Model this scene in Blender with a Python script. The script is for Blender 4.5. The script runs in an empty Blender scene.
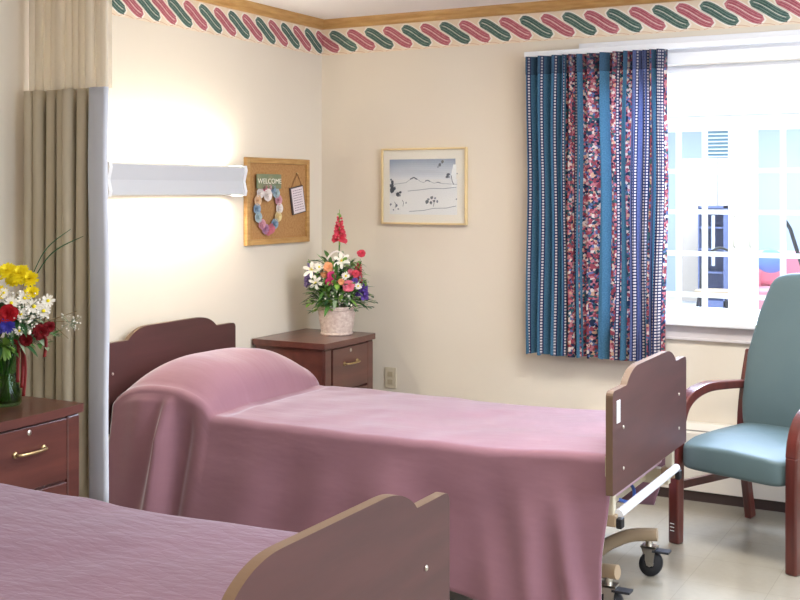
import bpy, math, random
from mathutils import Vector, Matrix
C = bpy.context.scene.collection
PI = math.pi
S = math.sin; K = math.cos

# ------------------------------------------------------------------ helpers
def lin(c):
    out = []
    for v in c:
        v = v / 255.0
        out.append(v / 12.92 if v <= .04045 else ((v + .055) / 1.055) ** 2.4)
    return (out[0], out[1], out[2], 1)

class MB:
    """collects geometry, links it as ONE mesh object"""
    def __init__(s):
        s.v = []; s.f = []; s.m = []; s.sm = []; s.uv = {}
    def add(s, vs, fs, mi=0, smooth=False, uvs=None):
        o = len(s.v)
        s.v += [tuple(p) for p in vs]
        for f in fs:
            s.f.append(tuple(i + o for i in f)); s.m.append(mi); s.sm.append(smooth)
        if uvs:
            for i, u in enumerate(uvs): s.uv[o + i] = u
        return s
    def box(s, a, b, mi=0):
        x0, y0, z0 = a; x1, y1, z1 = b
        vs = [(x0,y0,z0),(x1,y0,z0),(x1,y1,z0),(x0,y1,z0),(x0,y0,z1),(x1,y0,z1),(x1,y1,z1),(x0,y1,z1)]
        return s.add(vs, [(0,3,2,1),(4,5,6,7),(0,1,5,4),(1,2,6,5),(2,3,7,6),(3,0,4,7)], mi)
    def prism(s, pts, axis, a, b, mi=0, smooth=False):
        """polygon pts (2D) extruded along axis from a to b"""
        n = len(pts)
        def P(p, h):
            if axis == 'x': return (h, p[0], p[1])
            if axis == 'y': return (p[0], h, p[1])
            return (p[0], p[1], h)
        vs = [P(p, a) for p in pts] + [P(p, b) for p in pts]
        s.add(vs, [tuple(range(n))[::-1], tuple(range(n, 2 * n))], mi)
        s.add(vs, [(i, (i + 1) % n, n + (i + 1) % n, n + i) for i in range(n)], mi, smooth)
        return s
    def tube(s, path, r, seg=10, mi=0, caps=True):
        pts = [Vector(p) for p in path]
        rs = r if isinstance(r, (list, tuple)) else [r] * len(pts)
        vs = []; up = Vector((0, 0, 1))
        t0 = (pts[1] - pts[0]).normalized()
        nrm = t0.cross(up)
        if nrm.length < .05: nrm = t0.cross(Vector((1, 0, 0)))
        nrm.normalize()
        for i, p in enumerate(pts):
            a = pts[max(0, i - 1)]; b = pts[min(len(pts) - 1, i + 1)]
            t = (b - a).normalized()
            nrm = (nrm - t * nrm.dot(t))
            if nrm.length < 1e-6: nrm = t.orthogonal()
            nrm.normalize(); bn = t.cross(nrm)
            for k in range(seg):
                an = 2 * PI * k / seg
                vs.append(p + (nrm * K(an) + bn * S(an)) * rs[i])
        fs = []
        for i in range(len(pts) - 1):
            for k in range(seg):
                k2 = (k + 1) % seg
                fs.append((i * seg + k, i * seg + k2, (i + 1) * seg + k2, (i + 1) * seg + k))
        s.add(vs, fs, mi, True)
        if caps:
            n = len(pts) - 1
            s.add(vs[:seg], [tuple(range(seg))[::-1]], mi)
            s.add(vs[n * seg:], [tuple(range(seg))], mi)
        return s
    def lathe(s, prof, cx=0, cy=0, seg=32, mi=0, cz=0):
        vs = []
        for (r, z) in prof:
            for k in range(seg):
                a = 2 * PI * k / seg
                vs.append((cx + r * K(a), cy + r * S(a), cz + z))
        fs = []
        for i in range(len(prof) - 1):
            for k in range(seg):
                k2 = (k + 1) % seg
                fs.append((i * seg + k, i * seg + k2, (i + 1) * seg + k2, (i + 1) * seg + k))
        return s.add(vs, fs, mi, True)
    def ball(s, c, r, mi=0, seg=10, sq=(1, 1, 1)):
        vs = []; fs = []; n = seg // 2
        for i in range(n + 1):
            th = PI * i / n
            for k in range(seg):
                a = 2 * PI * k / seg
                vs.append((c[0] + r * sq[0] * S(th) * K(a), c[1] + r * sq[1] * S(th) * S(a), c[2] + r * sq[2] * K(th)))
        for i in range(n):
            for k in range(seg):
                k2 = (k + 1) % seg
                fs.append((i * seg + k, (i + 1) * seg + k, (i + 1) * seg + k2, i * seg + k2))
        return s.add(vs, fs, mi, True)
    def grid(s, fn, nu, nv, mi=0, uv=None, smooth=True):
        vs = []; us = []
        for i in range(nu + 1):
            for j in range(nv + 1):
                vs.append(fn(i / nu, j / nv))
                if uv: us.append(uv(i / nu, j / nv))
        fs = [(i * (nv + 1) + j, (i + 1) * (nv + 1) + j, (i + 1) * (nv + 1) + j + 1, i * (nv + 1) + j + 1)
              for i in range(nu) for j in range(nv)]
        return s.add(vs, fs, mi, smooth, us if uv else None)
    def build(s, name, mats, parent=None, bevel=0, solid=0, subd=0, seg=2):
        me = bpy.data.meshes.new(name)
        me.from_pydata(s.v, [], s.f)
        if not isinstance(mats, (list, tuple)): mats = [mats]
        for m in mats: me.materials.append(m)
        me.polygons.foreach_set('material_index', s.m)
        me.polygons.foreach_set('use_smooth', s.sm)
        if s.uv:
            l = me.uv_layers.new(name='UVMap')
            for lp in me.loops:
                l.data[lp.index].uv = s.uv.get(lp.vertex_index, (0, 0))
        me.update()
        o = bpy.data.objects.new(name, me); C.objects.link(o)
        if parent: o.parent = parent
        if solid:
            m = o.modifiers.new('solid', 'SOLIDIFY'); m.thickness = solid; m.offset = 0
        if bevel:
            m = o.modifiers.new('bevel', 'BEVEL'); m.width = bevel; m.segments = seg
            m.limit_method = 'ANGLE'; m.angle_limit = math.radians(40)
            m.harden_normals = False
        if subd:
            m = o.modifiers.new('subd', 'SUBSURF'); m.levels = subd; m.render_levels = subd
        return o

def tag(o, label=None, cat=None, group=None, kind=None):
    if label: o['label'] = label
    if cat: o['category'] = cat
    if group: o['group'] = group
    if kind: o['kind'] = kind
    return o
def thing(name, label, cat, loc=(0, 0, 0), rz=0, group=None):
    o = bpy.data.objects.new(name, None); C.objects.link(o)
    o.location = loc; o.rotation_euler = (0, 0, rz); o.empty_display_size = .1
    return tag(o, label, cat, group)
def struct(o): return tag(o, kind='structure')
def dup(root, loc, rz, label):
    r = root.copy(); C.objects.link(r); r.location = loc; r.rotation_euler = (0, 0, rz); r['label'] = label
    for ch in list(root.children):
        c = ch.copy(); C.objects.link(c); c.parent = r
        for g in ch.children:
            d = g.copy(); C.objects.link(d); d.parent = c
    return r
def smooth(t):
    t = max(0, min(1, t)); return t * t * (3 - 2 * t)
def vnoise(x, y, seed=0):
    def h(i, j):
        n = math.sin(i * 127.1 + j * 311.7 + seed * 74.7) * 43758.5453
        return n - math.floor(n)
    i = math.floor(x); j = math.floor(y); fx = smooth(x - i); fy = smooth(y - j)
    a = h(i, j) * (1 - fx) + h(i + 1, j) * fx; b = h(i, j + 1) * (1 - fx) + h(i + 1, j + 1) * fx
    return (a * (1 - fy) + b * fy) * 2 - 1
def bez(pts, n=8):
    """Catmull-Rom through points"""
    P = [Vector(p) for p in pts]; out = []
    for i in range(len(P) - 1):
        p0 = P[max(0, i - 1)]; p1 = P[i]; p2 = P[i + 1]; p3 = P[min(len(P) - 1, i + 2)]
        for k in range(n):
            t = k / n
            out.append(.5 * ((2 * p1) + (-p0 + p2) * t + (2 * p0 - 5 * p1 + 4 * p2 - p3) * t * t + (-p0 + 3 * p1 - 3 * p2 + p3) * t ** 3))
    out.append(P[-1]); return out

# ------------------------------------------------------------------ materials
def newmat(name):
    m = bpy.data.materials.new(name); m.use_nodes = True
    nt = m.node_tree; b = nt.nodes['Principled BSDF']
    return m, nt, b
def mat(name, rgb, rough=.5, spec=.5, metal=0, var=None, bump=None, coord='Object', stretch=(1, 1, 1), coat=0, sheen=0, trans=0):
    m, nt, b = newmat(name)
    b.inputs['Base Color'].default_value = lin(rgb)
    b.inputs['Roughness'].default_value = rough
    b.inputs['Specular IOR Level'].default_value = spec
    b.inputs['Metallic'].default_value = metal
    b.inputs['Coat Weight'].default_value = coat
    b.inputs['Coat Roughness'].default_value = .15
    b.inputs['Sheen Weight'].default_value = sheen
    N = nt.nodes; L = nt.links
    tc = N.new('ShaderNodeTexCoord'); mp = N.new('ShaderNodeMapping')
    mp.inputs['Scale'].default_value = stretch
    L.new(tc.outputs[coord], mp.inputs[0])
    if var:
        nz = N.new('ShaderNodeTexNoise'); nz.inputs['Scale'].default_value = var[0]; nz.inputs['Detail'].default_value = 5
        L.new(mp.outputs[0], nz.inputs['Vector'])
        r = N.new('ShaderNodeValToRGB'); r.color_ramp.elements[0].position = .3; r.color_ramp.elements[1].position = .7
        r.color_ramp.elements[0].color = lin(var[1]); r.color_ramp.elements[1].color = lin(rgb)
        L.new(nz.outputs['Fac'], r.inputs[0]); L.new(r.outputs[0], b.inputs['Base Color'])
    if bump:
        nz = N.new('ShaderNodeTexNoise'); nz.inputs['Scale'].default_value = bump[0]; nz.inputs['Detail'].default_value = 4
        L.new(mp.outputs[0], nz.inputs['Vector'])
        bp = N.new('ShaderNodeBump'); bp.inputs['Strength'].default_value = bump[1]; bp.inputs['Distance'].default_value = bump[2] if len(bump) > 2 else .01
        L.new(nz.outputs['Fac'], bp.inputs['Height']); L.new(bp.outputs[0], b.inputs['Normal'])
    if trans:
        # thin cloth: part of the light passes through
        tr = N.new('ShaderNodeBsdfTranslucent'); tr.inputs[0].default_value = lin(rgb)
        mx = N.new('ShaderNodeMixShader'); mx.inputs[0].default_value = trans
        L.new(b.outputs[0], mx.inputs[1]); L.new(tr.outputs[0], mx.inputs[2])
        L.new(mx.outputs[0], N['Material Output'].inputs[0])
    return m
class NX:
    """tiny expression builder for math nodes"""
    def __init__(s, nt): s.nt = nt
    def m(s, op, a, b=0, c=0):
        n = s.nt.nodes.new('ShaderNodeMath'); n.operation = op
        for i, x in enumerate((a, b, c)):
            if isinstance(x, (int, float)): n.inputs[i].default_value = x
            else: s.nt.links.new(x, n.inputs[i])
        return n.outputs[0]
    def band(s, x, lo, hi):  # 1 inside lo..hi
        return s.m('MULTIPLY', s.m('GREATER_THAN', x, lo), s.m('LESS_THAN', x, hi))
    def mix(s, f, a, b):
        n = s.nt.nodes.new('ShaderNodeMix'); n.data_type = 'RGBA'
        if isinstance(f, (int, float)): n.inputs[0].default_value = f
        else: s.nt.links.new(f, n.inputs[0])
        for k, x in ((6, a), (7, b)):
            if isinstance(x, tuple): n.inputs[k].default_value = x
            else: s.nt.links.new(x, n.inputs[k])
        return n.outputs[2]

wallpaint = mat('wall_paint', (227, 218, 201), .85, .2, var=(1.2, (223, 213, 195)), bump=(60, .08, .003))
ceilpaint = mat('ceiling_paint', (236, 230, 226), .9, .2, bump=(90, .1, .003))
white = mat('white_trim_paint', (236, 238, 240), .45, .4)
oak = mat('golden_oak', (196, 156, 98), .4, .4, var=(9, (172, 128, 72)), stretch=(1, 1, 9))
def floor_mat():
    m, nt, b = newmat('vinyl_floor'); x = NX(nt); N = nt.nodes; L = nt.links
    tc = N.new('ShaderNodeTexCoord')
    nz = N.new('ShaderNodeTexNoise'); nz.inputs['Scale'].default_value = 35; nz.inputs['Detail'].default_value = 8
    L.new(tc.outputs['Object'], nz.inputs['Vector'])
    n2 = N.new('ShaderNodeTexNoise'); n2.inputs['Scale'].default_value = 2.2; L.new(tc.outputs['Object'], n2.inputs['Vector'])
    br = N.new('ShaderNodeTexBrick'); br.offset = 0; br.inputs['Scale'].default_value = 1
    br.inputs['Mortar Size'].default_value = .0012; br.inputs['Brick Width'].default_value = .305; br.inputs['Row Height'].default_value = .305
    br.inputs['Color1'].default_value = lin((158, 152, 138)); br.inputs['Color2'].default_value = lin((156, 150, 136)); br.inputs['Mortar'].default_value = lin((142, 135, 120))
    L.new(tc.outputs['Object'], br.inputs['Vector'])
    c = x.mix(x.m('MULTIPLY', nz.outputs['Fac'], .35), br.outputs['Color'], lin((132, 125, 112)))
    L.new(c, b.inputs['Base Color'])
    L.new(x.m('MULTIPLY_ADD', n2.outputs['Fac'], .2, .1), b.inputs['Roughness'])
    b.inputs['Specular IOR Level'].default_value = .6
    return m
vinyl = floor_mat()
def wood(name, a, b_, axis=2, rough=.32, coat=.35):
    st = [6, 6, 6]; st[axis] = .8
    return mat(name, a, rough, .5, var=(4, b_), stretch=tuple(st), coat=coat)
mahog = wood('mahogany_laminate', (98, 55, 46), (78, 43, 37), 1)
board = wood('bed_board_laminate', (84, 49, 47), (72, 42, 40), 1, .5, .05)
board_edge = mat('bed_board_edge', (112, 88, 68), .5, .5)
chairwood = wood('cherry_chair_wood', (98, 42, 34), (72, 30, 26), 2, .3, .4)
metal = mat('brushed_nickel', (205, 200, 190), .28, .5, 1)
brass = mat('aged_brass', (196, 172, 128), .3, .5, 1)
creammetal = mat('cream_enamel_steel', (206, 196, 170), .35, .5)
tan = mat('tan_enamel_steel', (168, 146, 118), .4, .5)
whitemetal = mat('white_enamel_bar', (238, 240, 244), .3, .5)
black = mat('black_rubber', (26, 26, 30), .5, .4)
dark = mat('dark_plastic', (42, 44, 50), .45, .4)
vinylseat = mat('teal_grey_vinyl', (86, 104, 106), .5, .3, var=(3, (81, 99, 102)), bump=(160, .08, .002))
greyfab = mat('beige_curtain_cloth', (216, 206, 182), .85, .2, var=(40, (208, 196, 170)), stretch=(1, 1, .05), trans=.15)
edge_cloth = mat('window_lit_edge_cloth', (210, 214, 222), .85, .2, trans=.1)  # greyer edge cloth, with bluish window light put into its colour
glassm = None
def glass(name, tint=(235, 245, 250), f=.08):
    m, nt, b = newmat(name); N = nt.nodes; L = nt.links
    tr = N.new('ShaderNodeBsdfTransparent'); tr.inputs[0].default_value = lin(tint)
    gl = N.new('ShaderNodeBsdfGlossy'); gl.inputs['Roughness'].default_value = .02
    lw = N.new('ShaderNodeLayerWeight'); fr = N.new('ShaderNodeMath'); fr.operation = 'MULTIPLY_ADD'; pw_ = N.new('ShaderNodeMath'); pw_.operation = 'POWER'; L.new(lw.outputs['Facing'], pw_.inputs[0]); pw_.inputs[1].default_value = 4; L.new(pw_.outputs[0], fr.inputs[0]); fr.inputs[1].default_value = .6; fr.inputs[2].default_value = .02
    mx = N.new('ShaderNodeMixShader'); L.new(fr.outputs[0], mx.inputs[0]); L.new(tr.outputs[0], mx.inputs[1]); L.new(gl.outputs[0], mx.inputs[2])
    L.new(mx.outputs[0], N['Material Output'].inputs[0]); return m
pane = glass('window_glass', (252, 254, 255))
def emis(name, rgb, st):
    m, nt, b = newmat(name); b.inputs['Base Color'].default_value = lin(rgb)
    b.inputs['Emission Color'].default_value = lin(rgb); b.inputs['Emission Strength'].default_value = st; return m

# bedspread cloth
def spread_mat(name, rgb, quilt):
    m, nt, b = newmat(name); x = NX(nt); N = nt.nodes; L = nt.links
    b.inputs['Roughness'].default_value = .8; b.inputs['Specular IOR Level'].default_value = .25
    b.inputs['Sheen Weight'].default_value = .35 if quilt else .8; b.inputs['Sheen Roughness'].default_value = .35; b.inputs['Sheen Tint'].default_value = (.92, .94, 1, 1)
    uv = N.new('ShaderNodeUVMap'); uv.uv_map = 'UVMap'
    nz = N.new('ShaderNodeTexNoise'); nz.inputs['Scale'].default_value = 5; nz.inputs['Detail'].default_value = 4
    L.new(uv.outputs[0], nz.inputs['Vector'])
    d = tuple(int(c * .9) for c in rgb)
    L.new(x.mix(nz.outputs['Fac'], lin(rgb), lin(d)), b.inputs['Base Color'])
    sep = N.new('ShaderNodeSeparateXYZ'); L.new(uv.outputs[0], sep.inputs[0])
    mp = N.new('ShaderNodeMapping'); mp.inputs['Rotation'].default_value = (0, 0, .55); mp.inputs['Scale'].default_value = (1.2, 3.6, 1)
    L.new(uv.outputs[0], mp.inputs[0])
    n2 = N.new('ShaderNodeTexNoise'); n2.inputs['Scale'].default_value = 9 if quilt else 3; n2.inputs['Detail'].default_value = 3
    L.new(mp.outputs[0], n2.inputs['Vector'])
    n3 = N.new('ShaderNodeTexNoise'); n3.inputs['Scale'].default_value = 260; L.new(uv.outputs[0], n3.inputs['Vector'])
    h = x.m('MULTIPLY_ADD', n3.outputs['Fac'], .03, n2.outputs['Fac'])
    if quilt:
        # stitched creases crossing each other
        a = x.m('SINE', x.m('MULTIPLY', x.m('ADD', sep.outputs[0], x.m('MULTIPLY', n2.outputs['Fac'], .05)), 48))
        c = x.m('SINE', x.m('MULTIPLY', x.m('ADD', x.m('MULTIPLY', sep.outputs[0], .45), x.m('ADD', sep.outputs[1], x.m('MULTIPLY', nz.outputs['Fac'], .08))), 62))
        a = x.m('POWER', x.m('ABSOLUTE', a), .35); c = x.m('POWER', x.m('ABSOLUTE', c), .35)
        h = x.m('ADD', h, x.m('MULTIPLY', x.m('MULTIPLY', a, c), .16))
    bp = N.new('ShaderNodeBump'); bp.inputs['Strength'].default_value = .4 if quilt else .3; bp.inputs['Distance'].default_value = .012
    L.new(h, bp.inputs['Height']); L.new(bp.outputs[0], b.inputs['Normal'])
    return m
spreadA = spread_mat('dusty_rose_spread', (153, 112, 124), False)
spreadB = spread_mat('dusty_rose_quilted_spread', (134, 101, 117), True)

SPANS = [(0, .46), (.64, .68), (.84, .93), (1.08, 1.16), (1.48, 1.52)]
CHAINS = [0.0, .055, .11, .19, .25, .32, .41, .58, .72, .83, 1.03, 1.19, 1.23, 1.27, 1.31, 1.35, 1.39, 1.44, 1.56, 1.575, 1.59, 1.605, 1.62]
# printed drapery: blue stripes, dotted chains, floral stripes
def drape_mat(name, header):
    m, nt, b = newmat(name); x = NX(nt); N = nt.nodes; L = nt.links
    uv = N.new('ShaderNodeUVMap'); uv.uv_map = 'UVMap'
    sep = N.new('ShaderNodeSeparateXYZ'); L.new(uv.outputs[0], sep.inputs[0]); U = sep.outputs[0]; V = sep.outputs[1]
    vo = N.new('ShaderNodeTexVoronoi'); vo.inputs['Scale'].default_value = 88; L.new(uv.outputs[0], vo.inputs['Vector'])
    sc = N.new('ShaderNodeSeparateColor'); L.new(vo.outputs['Color'], sc.inputs[0])
    r = N.new('ShaderNodeValToRGB'); r.color_ramp.interpolation = 'CONSTANT'; e = r.color_ramp.elements
    cols = [(0, (140, 66, 78)), (.18, (40, 50, 74)), (.36, (186, 114, 122)), (.52, (214, 198, 186)), (.64, (56, 92, 98)), (.76, (150, 66, 78)), (.85, (92, 108, 150)), (.94, (200, 160, 132))]
    e[0].position = 0; e[0].color = lin(cols[0][1]); e[1].position = cols[1][0]; e[1].color = lin(cols[1][1])
    for p, c in cols[2:]:
        q = e.new(p); q.color = lin(c)
    L.new(sc.outputs[0], r.inputs[0])
    floral = r.outputs[0]
    u = U
    nz = N.new('ShaderNodeTexNoise'); nz.inputs['Scale'].default_value = 160; L.new(uv.outputs[0], nz.inputs['Vector'])
    teal = x.mix(nz.outputs['Fac'], lin((40, 82, 112)), lin((92, 138, 164)))
    backlit_blue = x.mix(nz.outputs['Fac'], lin((52, 68, 118)), lin((128, 138, 184)))
    navy = lin((36, 44, 84))
    col = floral
    sp = SPANS
    for lo, hi in sp: col = x.mix(x.band(u, lo, hi), col, teal)
    col = x.mix(x.band(u, 1.20, 1.47), col, backlit_blue)  # pale lavender paints the backlight on the stripes nearest the window
    for lo in CHAINS:
        col = x.mix(x.band(u, lo, lo + .018), col, navy)
        dot = x.m('GREATER_THAN', x.m('SINE', x.m('MULTIPLY', V, 420)), -.3)
        col = x.mix(x.m('MULTIPLY', x.band(u, lo + .004, lo + .013), dot), col, lin((216, 206, 204)))
    if header: col = x.mix(.62, col, lin((30, 34, 52)))  # header darkened in colour, standing in for its lack of backlight
    L.new(col, b.inputs['Base Color']); b.inputs['Roughness'].default_value = .8; b.inputs['Specular IOR Level'].default_value = .2
    if not header:
        tr = N.new('ShaderNodeBsdfTranslucent'); L.new(col, tr.inputs[0])
        mx = N.new('ShaderNodeMixShader'); mx.inputs[0].default_value = .35
        L.new(b.outputs[0], mx.inputs[1]); L.new(tr.outputs[0], mx.inputs[2]); L.new(mx.outputs[0], N['Material Output'].inputs[0])
    return m
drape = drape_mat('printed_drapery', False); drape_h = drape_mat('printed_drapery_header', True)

# ------------------------------------------------------------------ room shell
RX, RY, RH = 4.9, -7.0, 2.495
TH = .15
OX0, OX1, OZ0, OZ1 = 1.68, 3.5, .87, 2.13
struct(MB().box((-.3, RY - .3, -.1), (RX + .3, .15, 0)).build('floor', vinyl))
struct(MB().box((-.3, RY - .3, RH), (RX + .3, .3, RH + .12)).build('ceiling', ceilpaint))
struct(MB().box((-TH, RY, 0), (0, TH, RH)).build('wall_left', wallpaint))
wr_ = MB(); WY0, WY1, WZ0, WZ1 = -3.6, -1.0, .9, 2.2
wr_.box((RX, RY, 0), (RX + TH, WY0, RH)); wr_.box((RX, WY1, 0), (RX + TH, TH, RH)); wr_.box((RX, WY0, 0), (RX + TH, WY1, WZ0)); wr_.box((RX, WY0, WZ1), (RX + TH, WY1, RH))
struct(wr_.build('wall_right', wallpaint))
wf2 = MB()
wf2.box((RX - .02, WY0 - .08, WZ0 - .05), (RX, WY1 + .08, WZ0)); wf2.box((RX - .02, WY0 - .08, WZ1), (RX, WY1 + .08, WZ1 + .08))
for a, b in ((WY0 - .08, WY0), (WY1, WY1 + .08)): wf2.box((RX - .02, a, WZ0), (RX, b, WZ1))
for a in (WY0, (WY0 + WY1) / 2 - .03, WY1 - .06): wf2.box((RX + .06, a, WZ0), (RX + .1, a + .06, WZ1))
for a in (WZ0, WZ1 - .06): wf2.box((RX + .06, WY0, a), (RX + .1, WY1, a + .06))
struct(wf2.build('window_2', white, bevel=.003))
struct(MB().box((-TH, RY - TH, 0), (RX + TH, RY, RH)).build('wall_front', wallpaint))
w = MB()
w.box((0, 0, 0), (OX0, TH, RH)); w.box((OX1, 0, 0), (RX, TH, RH)); w.box((OX0, 0, 0), (OX1, TH, OZ0)); w.box((OX0, 0, OZ1), (OX1, TH, RH))
struct(w.build('wall_back', wallpaint))
# crown moulding, golden oak
prof = [(0, 2.443), (.012, 2.443), (.02, 2.452), (.024, 2.466), (.04, 2.482), (.046, 2.495), (0, 2.495)]
struct(MB().prism(prof, 'y', RY, 0).build('trim_1', oak))
struct(MB().prism([(-a, z) for a, z in prof], 'x', 0, RX).build('trim_2', oak))
# vinyl cove base on left and right walls
cove = mat('cove_base', (120, 104, 88), .5)
struct(MB().box((0, RY, 0), (.008, 0, .1)).build('baseboard_left', cove))
struct(MB().box((RX - .008, RY, 0), (RX, 0, .1)).build('baseboard_right', cove))

# wallpaper border
bpaper = mat('border_paper', (238, 224, 200), .8, .2, var=(20, (232, 212, 184)))
bpeach = mat('border_scallop', (214, 176, 142), .8, .2)
bwhite = mat('border_outline', (246, 238, 224), .8, .2)
bpink = mat('border_rose', (184, 100, 110), .8, .2, var=(60, (204, 140, 142)))
bpinkd = mat('border_rose_dark', (150, 72, 84), .8, .2)
bgreen = mat('border_green', (82, 110, 100), .8, .2, var=(60, (122, 144, 130)))
bgreend = mat('border_green_dark', (46, 70, 68), .8, .2)
def border(name, s0, s1, P):
    """P(s, z, off) places a point of the unrolled strip"""
    mb = MB()
    Z0, Z1 = 2.292, 2.443
    def poly(pts, off, mi, smoothf=False):
        mb.add([P(a, z, off) for a, z in pts], [tuple(range(len(pts)))], mi)
    def clipq(a, b, z0, z1, off, mi):
        poly([(a, z0), (b, z0), (b, z1), (a, z1)], off, mi)
    clipq(s0, s1, Z0, Z1, .0012, 0)
    k0 = math.floor((s0 - .114) / .1188); k1 = math.ceil((s1 - .114) / .1188) + 2
    def path(sb, t):
        return (sb - .200 + .190 * t, 2.318 + .006 + .090 * (1 - smooth(t)))
    def strip(sb, hw, off, mi, t0=0, t1=1, lat=0, n=14, round_=True):
        top = []; bot = []
        for i in range(n + 1):
            t = t0 + (t1 - t0) * i / n
            a, z = path(sb, t); a2, z2 = path(sb, t + .01); dx = a2 - a; dz = z2 - z; l = math.hypot(dx, dz)
            nx, nz = -dz / l, dx / l
            e = 1
            if round_:
                q = (i / n) * 2 - 1; e = max(.0, 1 - abs(q) ** 5) ** .5
            c = (a + nx * lat, z + nz * lat)
            top.append((c[0] + nx * hw * e, c[1] + nz * hw * e)); bot.append((c[0] - nx * hw * e, c[1] - nz * hw * e))
        for i in range(n):
            q = [bot[i], bot[i + 1], top[i + 1], top[i]]
            q = [(max(s0, min(s1, a)), min(z, Z1)) for a, z in q]
            if max(a for a, _ in q) - min(a for a, _ in q) < 1e-5: continue
            poly(q, off, mi)
    for k in range(k0, k1):
        sb = .114 + .1188 * k + .02
        if sb + .06 < s0 or sb - .2 > s1: continue
        pink = (k % 2 == 0)
        strip(sb, .034, .0018, 2, -.05, 1.05)
        strip(sb, .028, .0024, 3 if pink else 5)
        for lat in (-.020, -.009, .008, .019):
            strip(sb, .0016, .0030, 4 if pink else 6, .08, .94, lat, 10, False)
        strip(sb, .0012, .0031, 2, .1, .9, .0005, 10, False)
        # small scallop below
        sc = [(sb - .06 + .1 * i / 8, Z0 + .004 + .010 * S(PI * i / 8)) for i in range(9)]
        for i in range(8):
            a, z = sc[i]; a2, z2 = sc[i + 1]
            a = max(s0, min(s1, a)); a2 = max(s0, min(s1, a2))
            if a2 - a > 1e-5: poly([(a, z - .003), (a2, z2 - .003), (a2, z2), (a, z)], .0020, 1)
    o = mb.build(name, [bpaper, bpeach, bwhite, bpink, bpinkd, bgreen, bgreend])
    return struct(o)
border('trim_3', RY, 0, lambda s, z, o: (o, s, z))
border('trim_4', 0, RX, lambda s, z, o: (s, -o, z))

# window in the back wall: casing, sill, frame, glass
win = MB()
win.box((OX0 - .09, -.018, OZ1), (OX1 + .09, 0, 2.25)); win.box((OX0 - .1, -.03, 2.235), (OX1 + .1, 0, 2.262))
for a, b in ((OX0 - .09, OX0), (OX1, OX1 + .09)): win.box((a, -.018, OZ0 - .03), (b, 0, OZ1))
for z0, z1, y0 in ((.86, .885, .0), ): win.box((OX0, y0, z0), (OX1, TH + .02, z1))
fw = struct(win.build('window_1', white, bevel=.003))
st = MB().box((OX0 - .12, -.055, .845), (OX1 + .12, 0, .872)).build('window_sill', white, fw, bevel=.006)
ap = MB(); ap.box((OX0 - .09, -.014, .775), (OX1 + .09, 0, .845)); ap.box((OX0 - .1, -.022, .772), (OX1 + .1, 0, .784))
ap.build('window_apron', mat('apron_paint', (205, 198, 196), .5, .3), fw, bevel=.002)
fr = MB()
fr.box((OX0, .07, OZ0), (OX1, .11, OZ0 + .055)); fr.box((OX0, .07, OZ1 - .035), (OX1, .11, OZ1))
fr.box((OX0, .07, OZ0), (OX0 + .04, .11, OZ1)); fr.box((OX1 - .04, .07, OZ0), (OX1, .11, OZ1))
fr.build('window_frame', white, fw, bevel=.003)
MB().box((OX0 + .04, .088, OZ0 + .055), (OX1 - .04, .092, OZ1 - .035)).build('window_pane', pane, fw)

# baseboard heater below the window
ht = thing('baseboard_heater', 'long white metal baseboard heater along the floor under the window', 'heater', (2.9, -.04, 0))
cov = MB().prism([(-.04 + .0, .05), (-.04, .33), (-.01, .375), (.036, .375), (.036, .05)], 'x', -1.3, 1.9)
cov.build('heater_cover', mat('heater_enamel', (226, 220, 208), .4, .4), ht, bevel=.003)
MB().box((-1.28, -.03, 0), (1.88, .03, .05)).build('heater_gap_shadow', mat('gap_shadow', (58, 44, 40), .6), ht)  # dark block painting the shadow in the gap under the heater
MB().box((-1.28, -.034, .335), (1.88, -.028, .345)).build('outlet_slot', mat('slot_dark', (150, 146, 138), .6), ht)

# ------------------------------------------------------------------ yard and building outside the window
FY = 5.3
patio = mat('pale_patio', (214, 212, 208), .8, .2)
stucco = mat('white_stucco', (240, 242, 244), .85, .2)
fac_x0, fac_x1 = 4.42, 7.0
struct(MB().box((-8, .151, -.12), (18, 12, 0)).build('ground_1', patio))
DX = 1.29   # meeting line of the two door leaves
DW = .96
f = MB()
f.box((-8, FY, 0), (DX - DW - .1, FY + .2, 4.2)); f.box((DX + DW + .1, FY, 0), (14, FY + .2, 4.2)); f.box((DX - DW - .1, FY, 2.26), (DX + DW + .1, FY + .2, 4.2))
struct(f.build('wall_facade', stucco))
struct(MB().box((-8, FY + .2, 2.9), (14, 11.5, 3.0)).build('roof_1', stucco))
struct(MB().box((-8, 11.3, 0), (14, 11.5, 2.9)).build('wall_lounge', mat('lounge_wall', (180, 194, 224), .8, .2)))
df = struct(MB().box((DX - DW - .1, FY - .02, 0), (DX - DW, FY + .2, 2.3)).box((DX + DW, FY - .02, 0), (DX + DW + .1, FY + .2, 2.3)).box((DX - DW, FY - .02, 2.225), (DX + DW, FY + .2, 2.3)).build('door_1', white, bevel=.004))
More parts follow.
